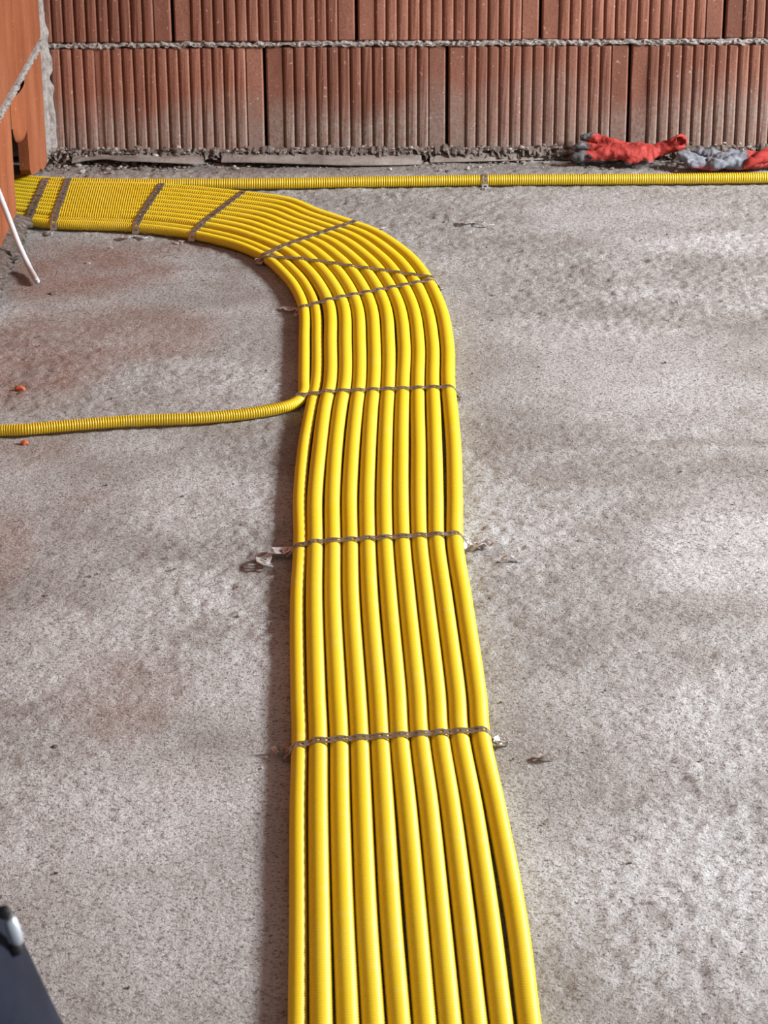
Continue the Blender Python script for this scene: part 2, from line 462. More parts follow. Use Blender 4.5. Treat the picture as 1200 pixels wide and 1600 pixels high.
# ------------------------------------------------------------------ left wall
wall_left = empty('wall_left'); tag(wall_left, 'orange clay block wall on the left with a broken hole for the conduits', None, kind='structure')
Y_JOINT = 4.945
prof_l = [(0, -.008), (.003, -.001), (.006, 0), (.10, 0), (.104, -.005), (.112, -.005), (.116, 0), (.19, .0005), (.194, -.004), (.20, -.004), (.204, 0), (.29, 0), (.294, -.005), (.302, -.005), (.306, 0), (BL - .006, 0), (BL - .003, -.001), (BL, -.008)]
me_l = block_mesh('brick', prof_l, .233, .24, 'y', 9); me_l.materials.append(M_BRICK_L)
L1 = (.036, .269); L2 = (.285, .518); L3 = (.534, .767)
COURSES_L = [(.036 + .249 * k, .269 + .249 * k) for k in range(7)]
for ci, (z0, z1) in enumerate(COURSES_L):
    y = Y_JOINT - MOD + GAP / 2 if ci % 2 == 0 else D_WALL - BL - .03
    while y > 1.4:
        o = link(bpy.data.objects.new('brick', me_l), wall_left); o.location = (X_LEFT, y, z0)
        y -= MOD
    if ci in (2, 4, 6):
        o = link(bpy.data.objects.new('brick', me_l), wall_left); o.location = (X_LEFT, Y_JOINT + GAP / 2, z0)
# broken corner block: outline in (y, z), chipped open below, a rounded tongue hanging in the gap
def plate(name, outline, x0, x1, mat, parent):
    n = len(outline)
    V = [(x1, y, z) for y, z in outline] + [(x0, y, z) for y, z in outline]
    Fc = [list(range(n)), list(range(2 * n - 1, n - 1, -1))] + [(i, n + i, n + (i + 1) % n, (i + 1) % n) for i in range(n)]
    me = bpy.data.meshes.new(name); me.from_pydata(V, [], Fc); me.update()
    bm = bmesh.new(); bm.from_mesh(me)
    bmesh.ops.triangulate(bm, faces=bm.faces[:], ngon_method='EAR_CLIP')
    bmesh.ops.recalc_face_normals(bm, faces=bm.faces[:]); bm.to_mesh(me); bm.free()
    me.materials.append(mat)
    return link(bpy.data.objects.new(name, me), parent)
outl = [(Y_JOINT + .006, .269), (Y_JOINT + .006, .21), (5.00, .205), (5.06, .20), (5.12, .20), (5.160, .205), (5.163, .15), (5.166, .11), (5.170, .066), (5.185, .052), (5.225, .042), (5.26, .034), (5.30, .028),
        (5.335, .024), (5.36, .012), (5.40, .008), (5.44, .01), (5.44, .269)]
broken = plate('broken_brick', outl, X_LEFT - .022, X_LEFT, M_BRICK_L, wall_left)
# the rounded tongue of the interlocking end
tv = []; tf = []
for r, (z, w) in enumerate([(.268, .088), (.21, .086), (.185, .076), (.170, .062), (.160, .042), (.156, .016)]):
    for k in range(9):
        a = math.pi * k / 8
        tv.append((X_LEFT - .004 + .014 * math.sin(a) * min(1, w / .06), 5.066 - w * math.cos(a) + .003 * r, z))
for r in range(5):
    for k in range(8):
        tf.append((r * 9 + k, (r + 1) * 9 + k, (r + 1) * 9 + k + 1, r * 9 + k + 1))
keep(mesh_obj('brick_tongue', tv, tf, M_BRICK_L, None, True), broken)
box('hollow_web', (X_LEFT - .17, 5.075, .045), (X_LEFT - .09, 5.085, .20), M_BRICK_L, broken)
box('hollow_back', (X_LEFT - .19, 4.95, .06), (X_LEFT - .17, 5.44, .21), M_BRICK_L, broken)
box('inner_masonry', (X_LEFT - .25, Y_JOINT + .004, .21), (X_LEFT - .024, D_WALL, .268), M_BRICK_L, wall_left)
box('rear_light_block', (X_LEFT - .25, Y_JOINT + .004, .045), (X_LEFT - .195, D_WALL, .21), M_BRICK_L, wall_left)  # back plate added to keep daylight from coming in behind the hole
lumpy_strip('mortar_bed', 1.5, D_WALL - .03, X_LEFT, .268, .286, .006, M_MORTAR, wall_left, 61, axis='y')
for k in range(1, 6):
    lumpy_strip('mortar_bed', 1.5, D_WALL - .03, X_LEFT, .268 + .249 * k, .286 + .249 * k, .006, M_MORTAR, wall_left, 66 + 9 * k, axis='y')
lumpy_strip('mortar_foot', 1.5, Y_JOINT - .005, X_LEFT + .002, -.004, .040, .022, M_DIRT, wall_left, 71, axis='y', rows=8)
box('upper_masonry', (X_LEFT - .24, 1.2, 1.77), (X_LEFT, D_WALL, 2.7), M_BRICK_L, wall_left)
# mortar squeezed into the room corner
cz = np.linspace(0, 1.8, 400); V = []; Fc = []
for q, z in enumerate(cz):
    big = 1.0 if z < .29 else max(.35, 1 - (z - .29) * 14)
    wl = (.030 + .016 * float(vnoise(np.array([z * 55.]), np.array([1.5]), 81)[0])) * (.45 + .55 * big)
    wr = (.009 + .012 * float(vnoise(np.array([z * 48.]), np.array([4.5]), 82)[0]) + .008 * max(0, 1 - z / .12)) * big
    nz = [float(vnoise(np.array([z * 90.]), np.array([k * 3.3]), 83)[0]) for k in range(5)]
    row = [(X_LEFT - .004, D_WALL - wl, z), (X_LEFT + .002 + .003 * nz[0], D_WALL - wl * .85, z), (X_LEFT + .005 + .005 * nz[1], D_WALL - wl * .5, z),
           (X_LEFT + wr * .55 + .004 * nz[2], D_WALL - .012 - .006 * nz[3], z), (X_LEFT + wr * .95, D_WALL - .008 - .004 * nz[4], z), (X_LEFT + wr, D_WALL + .006, z)]
    V += row
for q in range(len(cz) - 1):
    for k in range(5):
        Fc.append((q * 6 + k, q * 6 + k + 1, (q + 1) * 6 + k + 1, (q + 1) * 6 + k))
mesh_obj('corner_mortar', V, Fc, M_MORTAR, wall_left)

# ------------------------------------------------------------------ corrugated conduits
R_BIG, R_THIN = .0125, .0102
NT_ = 11
RAD = [R_THIN, R_THIN] + [R_BIG] * 9
rows = [  # y pixel, axis pixel of conduit 1..10 (conduit 0 only above the branch)
    (1600, None, [464.8, 502.2, 543.7, 583.3, 624, 664, 703.2, 743.5, 783.9, 827.1]),
    (1440, None, [465.8, 499.7, 537.1, 573.4, 611.2, 651.1, 687.8, 725.9, 764.8, 807.3]),
    (1270, None, [465.6, 497.6, 532, 566.4, 601, 636.4, 671, 705.4, 739.8, 776]),
    (1150, None, [468, 497.3, 530.3, 562, 593.7, 624.3, 655.7, 687, 718, 751]),
    (1090, None, [466, 495, 527, 558.5, 590, 621.3, 652, 683, 714, 746]),
    (940, None, [464.5, 491.4, 520.3, 549, 578.2, 608.2, 637, 666, 694.6, 724.6]),
    (850, None, [469, 492.4, 520.3, 547.6, 574.6, 602, 629.2, 656.2, 682.6, 711.1]),
    (780, None, [468, 492.2, 519.8, 546.5, 573.6, 600.5, 627, 654, 681.2, 710.6]),
    (700, None, [474.7, 499.7, 524.3, 550.7, 576.5, 602, 627.2, 654, 679.5, 708.8]),
    (640, None, [485.6, 507.2, 531.5, 556.5, 580.3, 604.3, 628.3, 652.8, 677.6, 704]),
    (600, 475, [494, 515.7, 539, 561.6, 584.3, 607, 629.9, 652.8, 676, 700]),
    (540, 475.5, [495.5, 516.5, 539.7, 562, 584.8, 607.2, 631.5, 653.6, 676, 699]),
    (480, 473.9, [492, 513.9, 536.3, 557.3, 579, 601, 623, 644.3, 665, 687]),
]
bend = [((459, 447), (656, 422)), ((441, 426), (628, 394)), ((420, 407), (585, 366)), ((402, 397), (541, 350)), ((376, 386), (496, 335)), ((345, 377), (450, 317)),
        ((292, 366), (378, 307.5)), ((207, 356), (249, 295.5)), ((81, 350.5), (101, 292.5)), ((34, 345), (64, 290)), ((-20, 338), (10, 284))]
cum = np.array([0, .0204, .0431] + [.0431 + .025 * k for k in range(1, 9)]); frac = cum / cum[-1]
ctrl = [[] for _ in range(NT_)]
for y, x0, xs_ in rows:
    for k in range(1, NT_):
        ctrl[k].append(on_floor(xs_[k - 1], y, RAD[k]))
for y, x0, _ in rows[-3:]:
    ctrl[0].append(on_floor(x0, y, RAD[0]))
for a, b in bend:
    A, B = on_floor(*a, R_THIN), on_floor(*b, R_BIG)
    for k in range(NT_):
        p = A + (B - A) * frac[k]; p[2] = RAD[k]; ctrl[k].append(p)
for k in range(NT_):
    d = ctrl[k][-1] - ctrl[k][-2]; d /= np.linalg.norm(d); d[2] = 0
    ctrl[k].append(ctrl[k][-1] + d * .32)
    if k:
        d = ctrl[k][0] - ctrl[k][1]; d /= np.linalg.norm(d); d[2] = 0
        ctrl[k].insert(0, ctrl[k][0] + d * .72)
branch = [(-70, 678), (0, 673.6), (40, 671.4), (80, 668), (200, 658.5), (300, 654.5), (360, 650), (400, 645), (425, 640.8), (450, 635), (465, 628), (473, 619), (475.3, 610)]
ctrl[0] = [on_floor(px, py, R_THIN + (.002 if 20 < px < 320 else 0)) for px, py in branch] + ctrl[0]
axis_pts = []
place = {
 0: 'thinner yellow corrugated conduit that leaves the bundle to the left, innermost in the bend',
 1: 'thin yellow corrugated conduit on the left edge of the bundle in the foreground',
 2: 'second yellow corrugated conduit from the left in the foreground bundle',
 3: 'third yellow corrugated conduit from the left in the foreground bundle',
 4: 'fourth yellow corrugated conduit from the left in the foreground bundle',
 5: 'fifth yellow corrugated conduit from the left in the foreground bundle',
 6: 'fifth yellow corrugated conduit from the right in the foreground bundle',
 7: 'fourth yellow corrugated conduit from the right in the foreground bundle',
 8: 'third yellow corrugated conduit from the right in the foreground bundle',
 9: 'second yellow corrugated conduit from the right in the foreground bundle',
 10: 'yellow corrugated conduit on the right edge of the bundle, outermost in the bend',
}
def conduit(name, C4, R, pitch, depth, label, segs=14):
    n = len(C4)
    ph = np.arange(n) % 4
    r = R - depth * np.array([0, .12, 1, .75])[ph]
    C4 = C4.copy(); C4[:, 2] += .0006
    o = tube(name, C4, r, M_YEL, None, segs)
    tag(o, label, 'conduit', 'yellow corrugated conduits laid on the floor')
    return o
axes = []
for k in range(NT_):
    pitch = .0042 if k < 2 else .0050
    C = catmull(ctrl[k], pitch / 4)
    axes.append((C, RAD[k]))
    conduit('corrugated_conduit', C, RAD[k], pitch, .0018 if k < 2 else .0022, place[k])
back = [(1420, 275), (1300, 276.5), (1200, 278), (1000, 280.2), (757, 282), (560, 285), (440, 287), (328, 288), (200, 288), (100, 286.5), (60, 284.3), (24, 281), (-60, 274)]
cb = [on_floor(*p, R_BIG) for p in back]
d = cb[-1] - cb[-2]; d /= np.linalg.norm(d); cb.append(cb[-1] + d * .3)
C = catmull(cb, .0050 / 4); axes.append((C, R_BIG))
conduit('corrugated_conduit', C, R_BIG, .005, .0022, 'single yellow corrugated conduit running straight along the back wall')

# ------------------------------------------------------------------ perforated straps
def top_height(xy):
    h = np.zeros(len(xy))
    for C, R in axes:
        c = C[::6]
        m_ = (c[:, 0] > xy[:, 0].min() - .05) & (c[:, 0] < xy[:, 0].max() + .05) & (c[:, 1] > xy[:, 1].min() - .05) & (c[:, 1] < xy[:, 1].max() + .05)
        c = c[m_]
        if not len(c): continue
        dd = np.sqrt(((xy[:, None] - c[None, :, :2]) ** 2).sum(-1)).min(1)
        h = np.maximum(h, np.where(dd < R, R + np.sqrt(np.maximum(R * R - dd * dd, 0)), 0))
    return h
def band_mesh(name, C, width, mat, parent, holes=True, twist=None, thick=.0008, unit=.0055):
    C = resample(np.asarray(C, float), unit)
    n = len(C)
    T = np.gradient(C, axis=0); T /= np.linalg.norm(T, axis=1)[:, None]
    Sd = np.cross(T, np.array([0, 0, 1.0])); nn = np.linalg.norm(Sd, axis=1)[:, None]; Sd = Sd / np.maximum(nn, 1e-6)
    if twist is not None:
        N = np.cross(Sd, T); a = np.interp(np.linspace(0, 1, n), np.linspace(0, 1, len(twist)), twist)[:, None]
        Sd = Sd * np.cos(a) + N * np.sin(a)
    w = [-.5, -.2, .2, .5]
    V = [C[i] + Sd[i] * width * k for i in range(n) for k in w]
    Fc = []
    for i in range(n - 1):
        for k in range(3):
            if holes and k == 1 and i % 2 == 1: continue
            Fc.append((i * 4 + k, i * 4 + k + 1, i * 4 + 5 + k, i * 4 + 4 + k))
    o = mesh_obj(name, V, Fc, mat, parent)
    sm = o.modifiers.new('thickness', 'SOLIDIFY'); sm.thickness = thick; sm.offset = 0
    return o
def strap_path(A, B, run=.018, h_end=.003):
    a = on_floor(*A, .024)[:2]; b = on_floor(*B, .024)[:2]
    u = (b - a) / np.linalg.norm(b - a); L = np.linalg.norm(b - a)
    s = np.linspace(-run - .012, L + run + .012, 260)
    xy = a[None] + u[None] * s[:, None]
    h = top_height(xy)
    on = np.where(h > .001)[0]
    i0, i1 = on[0], on[-1]
    ss = s[i0:i1 + 1]; hh = h[i0:i1 + 1]
    # floor anchors just outside the outer conduits
    S_ = np.r_[ss[0] - .010, ss, ss[-1] + .010]; Hh = np.r_[h_end, hh, h_end]
    hull = []
    for p in zip(S_, Hh):
        while len(hull) > 1 and (hull[-1][0] - hull[-2][0]) * (p[1] - hull[-2][1]) - (hull[-1][1] - hull[-2][1]) * (p[0] - hull[-2][0]) >= 0: hull.pop()
        hull.append(p)
    hull = np.array(hull)
    hu = np.interp(S_, hull[:, 0], hull[:, 1])
    dip = np.clip((hu - Hh) * .35, 0, .0018); dip[:8] = 0; dip[-8:] = 0
    z = hu - dip + .0010
    return np.stack([a[0] + u[0] * S_, a[1] + u[1] * S_, z], 1)
def tail(parent, pts, width, mat=None, twist=None, name='strap_end'):
    C = catmull([on_floor(px, py, h) for px, py, h in pts], .004)
    return band_mesh(name, C, width, mat or M_ZINC, parent, True, twist, .001, .005)
def nail(parent, px, py, h=.004):
    p = on_floor(px, py, h)
    V, Fc = [], []
    n = 8
    for r, z in ((.0026, 0), (.0030, .0012), (.0020, .0022)):
        for k in range(n): V.append((p[0] + r * math.cos(6.283 * k / n), p[1] + r * math.sin(6.283 * k / n), h - .001 + z))
    for q in range(2):
        for k in range(n): Fc.append((q * n + k, q * n + (k + 1) % n, (q + 1) * n + (k + 1) % n, (q + 1) * n + k))
    Fc.append(tuple(range(2 * n, 3 * n)))
    for k in range(n): V.append((p[0] + .0011 * math.cos(6.283 * k / n), p[1] + .0011 * math.sin(6.283 * k / n), -.004))
    for k in range(n): Fc.append((3 * n + k, 3 * n + (k + 1) % n, (k + 1) % n, k))
    return mesh_obj('nail', V, Fc, M_ZINC, parent)
G_ST = 'perforated metal straps over the conduits'
def strap(A, B, label, width=.013, tails=(), nails=(), clip=None):
    o = empty('perforated_strap'); tag(o, label, 'strap', G_ST)
    band_mesh('band', strap_path(A, B), width, M_GALV, o)
    for t in tails: tail(o, *t)
    for q in nails: nail(o, *q)
    return o
strap((40, 350), (70, 284), 'dusty perforated metal strap across conduits right beside the left wall', .016,
      [([(36, 352, .006), (30, 356, .016), (27, 350, .022), (33, 347, .014), (40, 358, .005)], .012)], [(36, 357)])
strap((80, 353), (105, 285), 'dusty perforated metal strap across conduits, second from left wall', .014, [([(80, 361, .003), (78, 366, .002), (86, 364, .005)], .014)], [(80, 364)])
strap((206, 358), (250, 292), 'perforated metal strap across conduits where they begin to curve', .014,
      [([(204, 368, .003), (196, 371, .005), (188, 369, .004)], .013), ([(208, 368, .003), (222, 370, .003), (232, 372, .005)], .012)], [(202, 369)])
strap((290, 368), (372, 306), 'perforated metal strap across the far side of the bend, fourth from left wall', .013, [([(284, 376, .003), (282, 379, .002)], .012)], [(284, 378)])
strap((402, 398), (545, 349), 'perforated metal strap across the middle of the bend', .013, [([(403, 404, .012), (400, 409, .003), (408, 411, .003)], .014), ([(548, 350, .010), (580, 353, .002), (600, 356, .004)], .010)], [(402, 408)])
strap((412, 396), (672, 433), 'perforated metal strap slanting diagonally over the bend', .012, [([(678, 437, .012), (686, 446, .005), (692, 451, .003), (700, 452, .003)], .012)], [(690, 450)])
strap((470, 476), (674, 437), 'perforated metal strap across conduits at the near end of the bend', .012, [([(464, 481, .004), (452, 484, .006), (446, 480, .003), (440, 484, .003)], .014)], [(458, 482)])
strap((474, 613), (703, 604), 'perforated metal strap where the thin conduit branches off', .012, [([(713, 609, .010), (719, 620, .004), (724, 624, .002)], .012)], [(719, 622)])
strap((464, 848), (718, 833), 'perforated metal strap across the straight bundle, second nearest the camera', .013,
      [([(455, 858, .010), (440, 862, .004), (428, 860, .012), (418, 866, .004), (412, 880, .007), (430, 884, .003)], .022, M_ZINC, [0, .3, -.5, .5, .2]),
       ([(728, 846, .012), (736, 858, .003), (744, 848, .014), (756, 853, .004), (768, 846, .008), (786, 849, .005)], .018, M_ZINC, [.4, -.5, .5, -.2, .2])], [(745, 852), (434, 862)])
strap((458, 1160), (762, 1140), 'perforated metal strap across the bundle nearest the camera', .013,
      [([(450, 1166, .010), (440, 1176, .004), (430, 1170, .010), (424, 1180, .003)], .016, M_GALV, [.3, -.5, .4]),
       ([(772, 1152, .012), (780, 1164, .003), (788, 1156, .012), (798, 1158, .004)], .014, M_ZINC, [-.4, .5, 0])], [(792, 1160), (440, 1176)])
clip = empty('perforated_strap'); tag(clip, 'short metal strap holding the single conduit by the back wall', 'strap', G_ST)
cp = on_floor(757, 282, R_BIG)
ang = np.linspace(-.15, math.pi + .15, 26)
band_mesh('band', [(cp[0], cp[1] - (R_BIG + .001) * math.cos(a), R_BIG + (R_BIG + .0012) * math.sin(a)) for a in ang], .013, M_GALV, clip, unit=.004)
band_mesh('strap_end', [(cp[0] + .001, cp[1] - R_BIG - .0005 - .002 * k, max(.002, .008 - .0022 * k)) for k in range(8)], .014, M_ZINC, clip, unit=.004)
nail(clip, 758, 294)

def scrap(pts, width, label, twist):
    C = catmull([on_floor(px, py, h) for px, py, h in pts], .003)
    o = band_mesh('metal_scrap', C, width, M_ZINC, None, True, twist, .001, .005)
    tag(o, label, 'metal scrap', 'bits of strap left on the floor')
scrap([(782, 875, .002), (795, 871, .006), (806, 875, .003), (818, 873, .004), (829, 878, .002)], .012, 'crumpled metal strip on floor right of the second strap', [.2, -.4, .4, 0])
scrap([(838, 1180, .002), (848, 1183, .003), (858, 1178, .008), (872, 1180, .003)], .014, 'bright bent metal strip on floor right of the nearest strap', [0, .5, -.3])
scrap([(716, 347, .003), (730, 349, .006), (742, 347, .003), (756, 350, .008), (768, 351, .003)], .014, 'bent metal strap piece lying on floor in front of back conduit', [0, .4, -.4, .3])
scrap([(582, 354, .002), (592, 357, .006), (604, 356, .002)], .012, 'tiny metal scrap on floor at the outside of the bend', [0, .4])

# ------------------------------------------------------------------ rubble, membrane, chips
def membrane(pts, label):
    """thin sheet edge sticking out from below the wall: px of its front edge, lift height"""
    E = catmull([on_floor(px, py, h) for px, py, h in pts], .01)
    n = len(E); V = []; Fc = []
    for i in range(n):
        f = E[i]; bk = np.array([f[0], D_WALL - .016, .016])
        for t in (0, .3, .65, 1):
            p = f * (1 - t) + bk * t
            p[2] += .004 * math.sin(t * 3.1) * (.3 + float(vnoise(np.array([f[0] * 30 + 50]), np.array([t * 3.]), 91)[0]))
            V.append(p)
    for i in range(n - 1):
        for k in range(3): Fc.append((i * 4 + k, i * 4 + k + 1, i * 4 + 5 + k, i * 4 + 4 + k))
    o = mesh_obj('membrane_strip', V, Fc, M_MEMB)
    sm = o.modifiers.new('thickness', 'SOLIDIFY'); sm.thickness = .0018; sm.offset = 0
    tag(o, label, 'membrane', 'membrane edges along the back wall')
membrane([(112, 255, .008), (135, 251, .012), (165, 249, .016), (190, 252, .015), (215, 252, .016), (255, 254, .013), (300, 256, .010), (320, 256, .008)], 'lifted grey membrane edge under back wall near the room corner')
membrane([(346, 254, .008), (400, 254, .012), (470, 256, .010), (540, 258, .007), (610, 258, .004), (665, 257, .002)], 'long grey membrane edge along back wall left of centre')
membrane([(672, 254, .003), (760, 252, .005), (840, 250, .004), (880, 249, .002)], 'low grey membrane edge along back wall just left of the red glove')

def crumbs(name, n, gen, mat, sub=1):
    rng = random.Random(5 + n)
    V, Fc = [], []
    for _ in range(n):
        c, s_ = gen(rng)
        v, f = lump_data(c, s_, rng, sub)
        b = len(V); V += v; Fc += [[i + b for i in q] for q in f]
    return mesh_obj(name, V, Fc, mat)
def gen_wall(r):
    x = X_LEFT + 1.75 * r.random() ** 1.35
    y = D_WALL - .015 - abs(r.gauss(0, .035)) - (.03 if r.random() < .2 else 0)
    s_ = r.choice([.002, .0025, .003, .004, .0055])
    if x < -.45 and r.random() < .35: s_ *= 1.6
    if r.random() < .45: return (x, D_WALL - r.uniform(.008, .034), r.uniform(.012, .034)), s_
    return (x, max(5.335, y), s_ * .3), s_
tag(crumbs('mortar_crumbs', 1500, gen_wall, M_CRUMB), 'crumbled mortar and dirt along the foot of the back wall', 'rubble', kind='stuff')
def gen_floor(r):
    for _ in range(99):
        x, y = r.uniform(-.73, 1.1), r.uniform(2.0, 5.3)
        if all(((c[::40, :2] - [x, y]) ** 2).sum(1).min() > .030 ** 2 for c, R in axes): break
    s_ = r.choice([.0012, .0015, .0018, .0022, .003])
    return (x, y, s_ * .25), s_
tag(crumbs('floor_grit', 700, gen_floor, M_CRUMB), 'fine loose grit scattered over the concrete floor', 'grit', kind='stuff')

def chip(name, px, py, size, label, cat, mat, squash=.6, seed=1, sub=2, stretch=(1, 1)):
    rng = random.Random(seed)
    p = on_floor(px, py)
    v, f = lump_data((0, 0, 0), size, rng, 1, squash)
    v = [(a * stretch[0], b * stretch[1], c) for a, b, c in v]
    lo = min(c for _, _, c in v)
    o = mesh_obj(name, [(a, b, c - lo - .001) for a, b, c in v], f, mat)
    o.location = (p[0], p[1], float(floor_relief(np.array([p[0]]), np.array([p[1]]))[0]))
    bv = o.modifiers.new('worn_edges', 'BEVEL'); bv.width = size * .12; bv.segments = 2
    tag(o, label, cat)
    return o
chip('brick_chip', 31, 609, .0105, 'orange brick chip on floor above the branching conduit', 'brick chip', M_CHIP, .7, 3, stretch=(1.25, .9))
chip('brick_chip', 38, 694, .0075, 'small reddish brick chip on floor below the branching conduit', 'brick chip', M_CHIP, .8, 5)
chip('stone', 86, 1166, .0065, 'olive grey pebble on pale floor at lower left', 'stone', M_DIRT, .6, 8)
chip('stone', 72, 929, .0050, 'small dark pebble on floor at left, halfway down', 'stone', M_DIRT, .7, 12)
chip('stone', 173, 386, .0060, 'grey pebble on floor just in front of the left conduit run', 'stone', M_MORTAR, .7, 14)
chip('stone', 138, 411, .0060, 'flat grey pebble on reddish dusty floor near left wall', 'stone', M_MORTAR, .5, 17)
chip('stone', 276, 381, .0085, 'pale pebble beside the end of the fourth strap', 'stone', M_MORTAR, .6, 19)
chip('stone', 340, 296, .0070, 'pale pebble wedged between the back conduit and the bundle', 'stone', M_MORTAR, .8, 23)
chip('stone', 371, 300, .0060, 'white pebble on floor right of the conduit split', 'stone', M_MORTAR, .8, 29)
chip('stone', 906, 842, .0050, 'dark pebble on floor far right of the second strap', 'stone', M_DIRT, .5, 31)
chip('stone', 82, 458, .0090, 'dark clod on floor below the end of the white cable', 'stone', M_DIRT, .4, 37)

# ------------------------------------------------------------------ white cable from the left wall
cab = empty('white_cable'); tag(cab, 'stiff white plastic cable sticking out of the left wall', 'cable')
cpts = [on_x(-22, 250, X_LEFT - .005), on_y(0, 306, 4.72), on_y(14, 342, 4.70), on_y(29, 381, 4.68), on_y(44, 414, 4.66), on_floor(58, 440, .008)]
CC = catmull(cpts, .004)
tube('sheath', CC, .0056, M_WHITE, cab, 14, True)
e = CC[-1]; dirv = (CC[-1] - CC[-4]); dirv /= np.linalg.norm(dirv)
tube('cut_end', np.array([e - dirv * .001, e + dirv * .0035]), .0038, M_ZINC, cab, 10, True)

# ------------------------------------------------------------------ gloves
def ell_loft(bm, pts, rad, n=14, cap=True):
    """pts: centres, rad: (ra, rb) half-sizes across / vertical"""
    P = [Vector(p) for p in pts]; rings = []
    for i, p in enumerate(P):
        t = (P[min(i + 1, len(P) - 1)] - P[max(i - 1, 0)]).normalized()
        s_ = t.cross(Vector((0, 0, 1)));
        if s_.length < 1e-3: s_ = Vector((0, 1, 0))
        s_.normalize(); u = s_.cross(t)
        ra, rb = rad[i]
        rings.append([bm.verts.new(p + s_ * ra * math.cos(6.2832 * k / n) + u * rb * math.sin(6.2832 * k / n)) for k in range(n)])
    for a, b in zip(rings, rings[1:]):
        for k in range(n): bm.faces.new((a[k], a[(k + 1) % n], b[(k + 1) % n], b[k]))
    if cap:
        bm.faces.new(rings[0][::-1]); bm.faces.new(rings[-1])
def finish(name, bm, mat, parent, voxel=None, wrinkle=0, wscale=.03, thick=0, sub=1):
    me = bpy.data.meshes.new(name)
    bmesh.ops.recalc_face_normals(bm, faces=bm.faces[:]); bm.to_mesh(me); bm.free()
    me.materials.append(mat)
    o = link(bpy.data.objects.new(name, me), parent)
    if voxel:
        r = o.modifiers.new('blend', 'REMESH'); r.mode = 'VOXEL'; r.voxel_size = voxel; r.use_smooth_shade = True
        s_ = o.modifiers.new('soften', 'SMOOTH'); s_.iterations = 5
    elif sub:
        s_ = o.modifiers.new('soften', 'SUBSURF'); s_.levels = sub; s_.render_levels = sub
    if thick:
        t = o.modifiers.new('thickness', 'SOLIDIFY'); t.thickness = thick
    if wrinkle:
        tx = bpy.data.textures.new(name + '_wrinkles', 'CLOUDS'); tx.noise_scale = wscale; tx.noise_depth = 3
        d_ = o.modifiers.new('wrinkles', 'DISPLACE'); d_.texture = tx; d_.texture_coords = 'GLOBAL'; d_.strength = wrinkle; d_.mid_level = .5
    for f in me.polygons: f.use_smooth = True
    return o
def glove_mat(name, knit, coat, coat2, test):
    """knit and rubber coating meet along a wavering line on the glove"""
    m = NT(name)
    xyz = m.n('ShaderNodeSeparateXYZ'); m.l(m.pos(), xyz.inputs[0])
    col = m.ramp(m.noise(38, 4, .65), [(.3, knit[0]), (.7, knit[1])])
    g = m.ramp(m.noise(60, 5, .7, off=(3, 3, 1)), [(.35, coat), (.6, coat2), (.76, c4(.46, .48, .53))])
    f = test(m, xyz.outputs)
    col = m.mix(f, col, g)
    return m.out(col, .75, m.bump(m.noise(500, 3, .6), .4, .0015), spec=.3)
red = (c4(.28, .028, .022), c4(.46, .060, .050))
g1p = on_y(975, 235, 5.415)
def t1(m, o):   # fingertips (low x) and underside are coated
    w = m.math('MULTIPLY', m.noise(45, 3, .6), .05)
    a = m.math('MULTIPLY', m.math('SUBTRACT', m.math('SUBTRACT', .474, w), m.math('ADD', o[0], m.math('MULTIPLY', o[2], -.35))), 150.0, True)
    b = m.math('MULTIPLY', m.math('SUBTRACT', m.math('ADD', m.math('MULTIPLY', w, .55), .006), o[2]), 160.0, True)
    return m.math('MAXIMUM', a, b)
M_G1 = glove_mat('red_glove_knit', red, c4(.05, .055, .06), c4(.17, .18, .19), t1)
def t2(m, o):   # palm side up: nearly all coated, knit shows low down and toward the cuff
    w = m.math('MULTIPLY', m.noise(40, 3, .6), .03)
    a = m.math('MULTIPLY', m.math('SUBTRACT', m.math('ADD', w, o[2]), .0245), 150.0, True)
    b = m.math('MULTIPLY', m.math('SUBTRACT', m.math('ADD', .795, w), o[0]), 150.0, True)
    return m.math('MULTIPLY', a, b)
M_G2 = glove_mat('grey_coated_glove', red, c4(.12, .13, .15), c4(.23, .25, .29), t2)

def G(px, py, D): return tuple(on_y(px, py, D))
gl = empty('work_glove'); tag(gl, 'red work glove with dark fingertips crumpled against the back wall', 'glove', 'work gloves by the back wall')
bm = bmesh.new()
D1 = 5.415
ell_loft(bm, [G(907, 215, D1 + .045), G(920, 214, D1 + .042), G(938, 217, D1 + .034), G(962, 226, D1 + .02), G(985, 232, D1 + .01)], [(.007, .006), (.010, .011), (.011, .012), (.012, .011), (.012, .010)])
ell_loft(bm, [G(893, 231, D1 + .025), G(905, 230, D1 + .022), G(930, 231, D1 + .015), G(960, 233, D1 + .006), G(985, 235, D1)], [(.006, .006), (.010, .011), (.011, .011), (.013, .011), (.013, .012)])
ell_loft(bm, [G(893, 247, D1 - .012), G(905, 245, D1 - .012), G(928, 243, D1 - .012), G(955, 242, D1 - .01), G(985, 240, D1 - .006)], [(.006, .006), (.011, .012), (.012, .014), (.013, .013), (.014, .014)])
ell_loft(bm, [G(900, 250, D1 + .008), G(915, 250, D1 + .006), G(945, 248, D1 + .002), G(975, 243, D1)], [(.006, .005), (.010, .008), (.011, .009), (.012, .01)])
ell_loft(bm, [G(940, 236, D1 + .004), G(960, 236, D1), G(985, 236, D1), G(1005, 236, D1), G(1020, 236, D1), G(1036, 232, D1 + .004)], [(.018, .010), (.030, .016), (.032, .017), (.028, .016), (.022, .015), (.018, .014)])
ell_loft(bm, [G(978, 254, D1 - .03), G(986, 251, D1 - .028), G(1000, 246, D1 - .02), G(1014, 240, D1 - .01)], [(.006, .005), (.009, .008), (.011, .010), (.012, .012)])
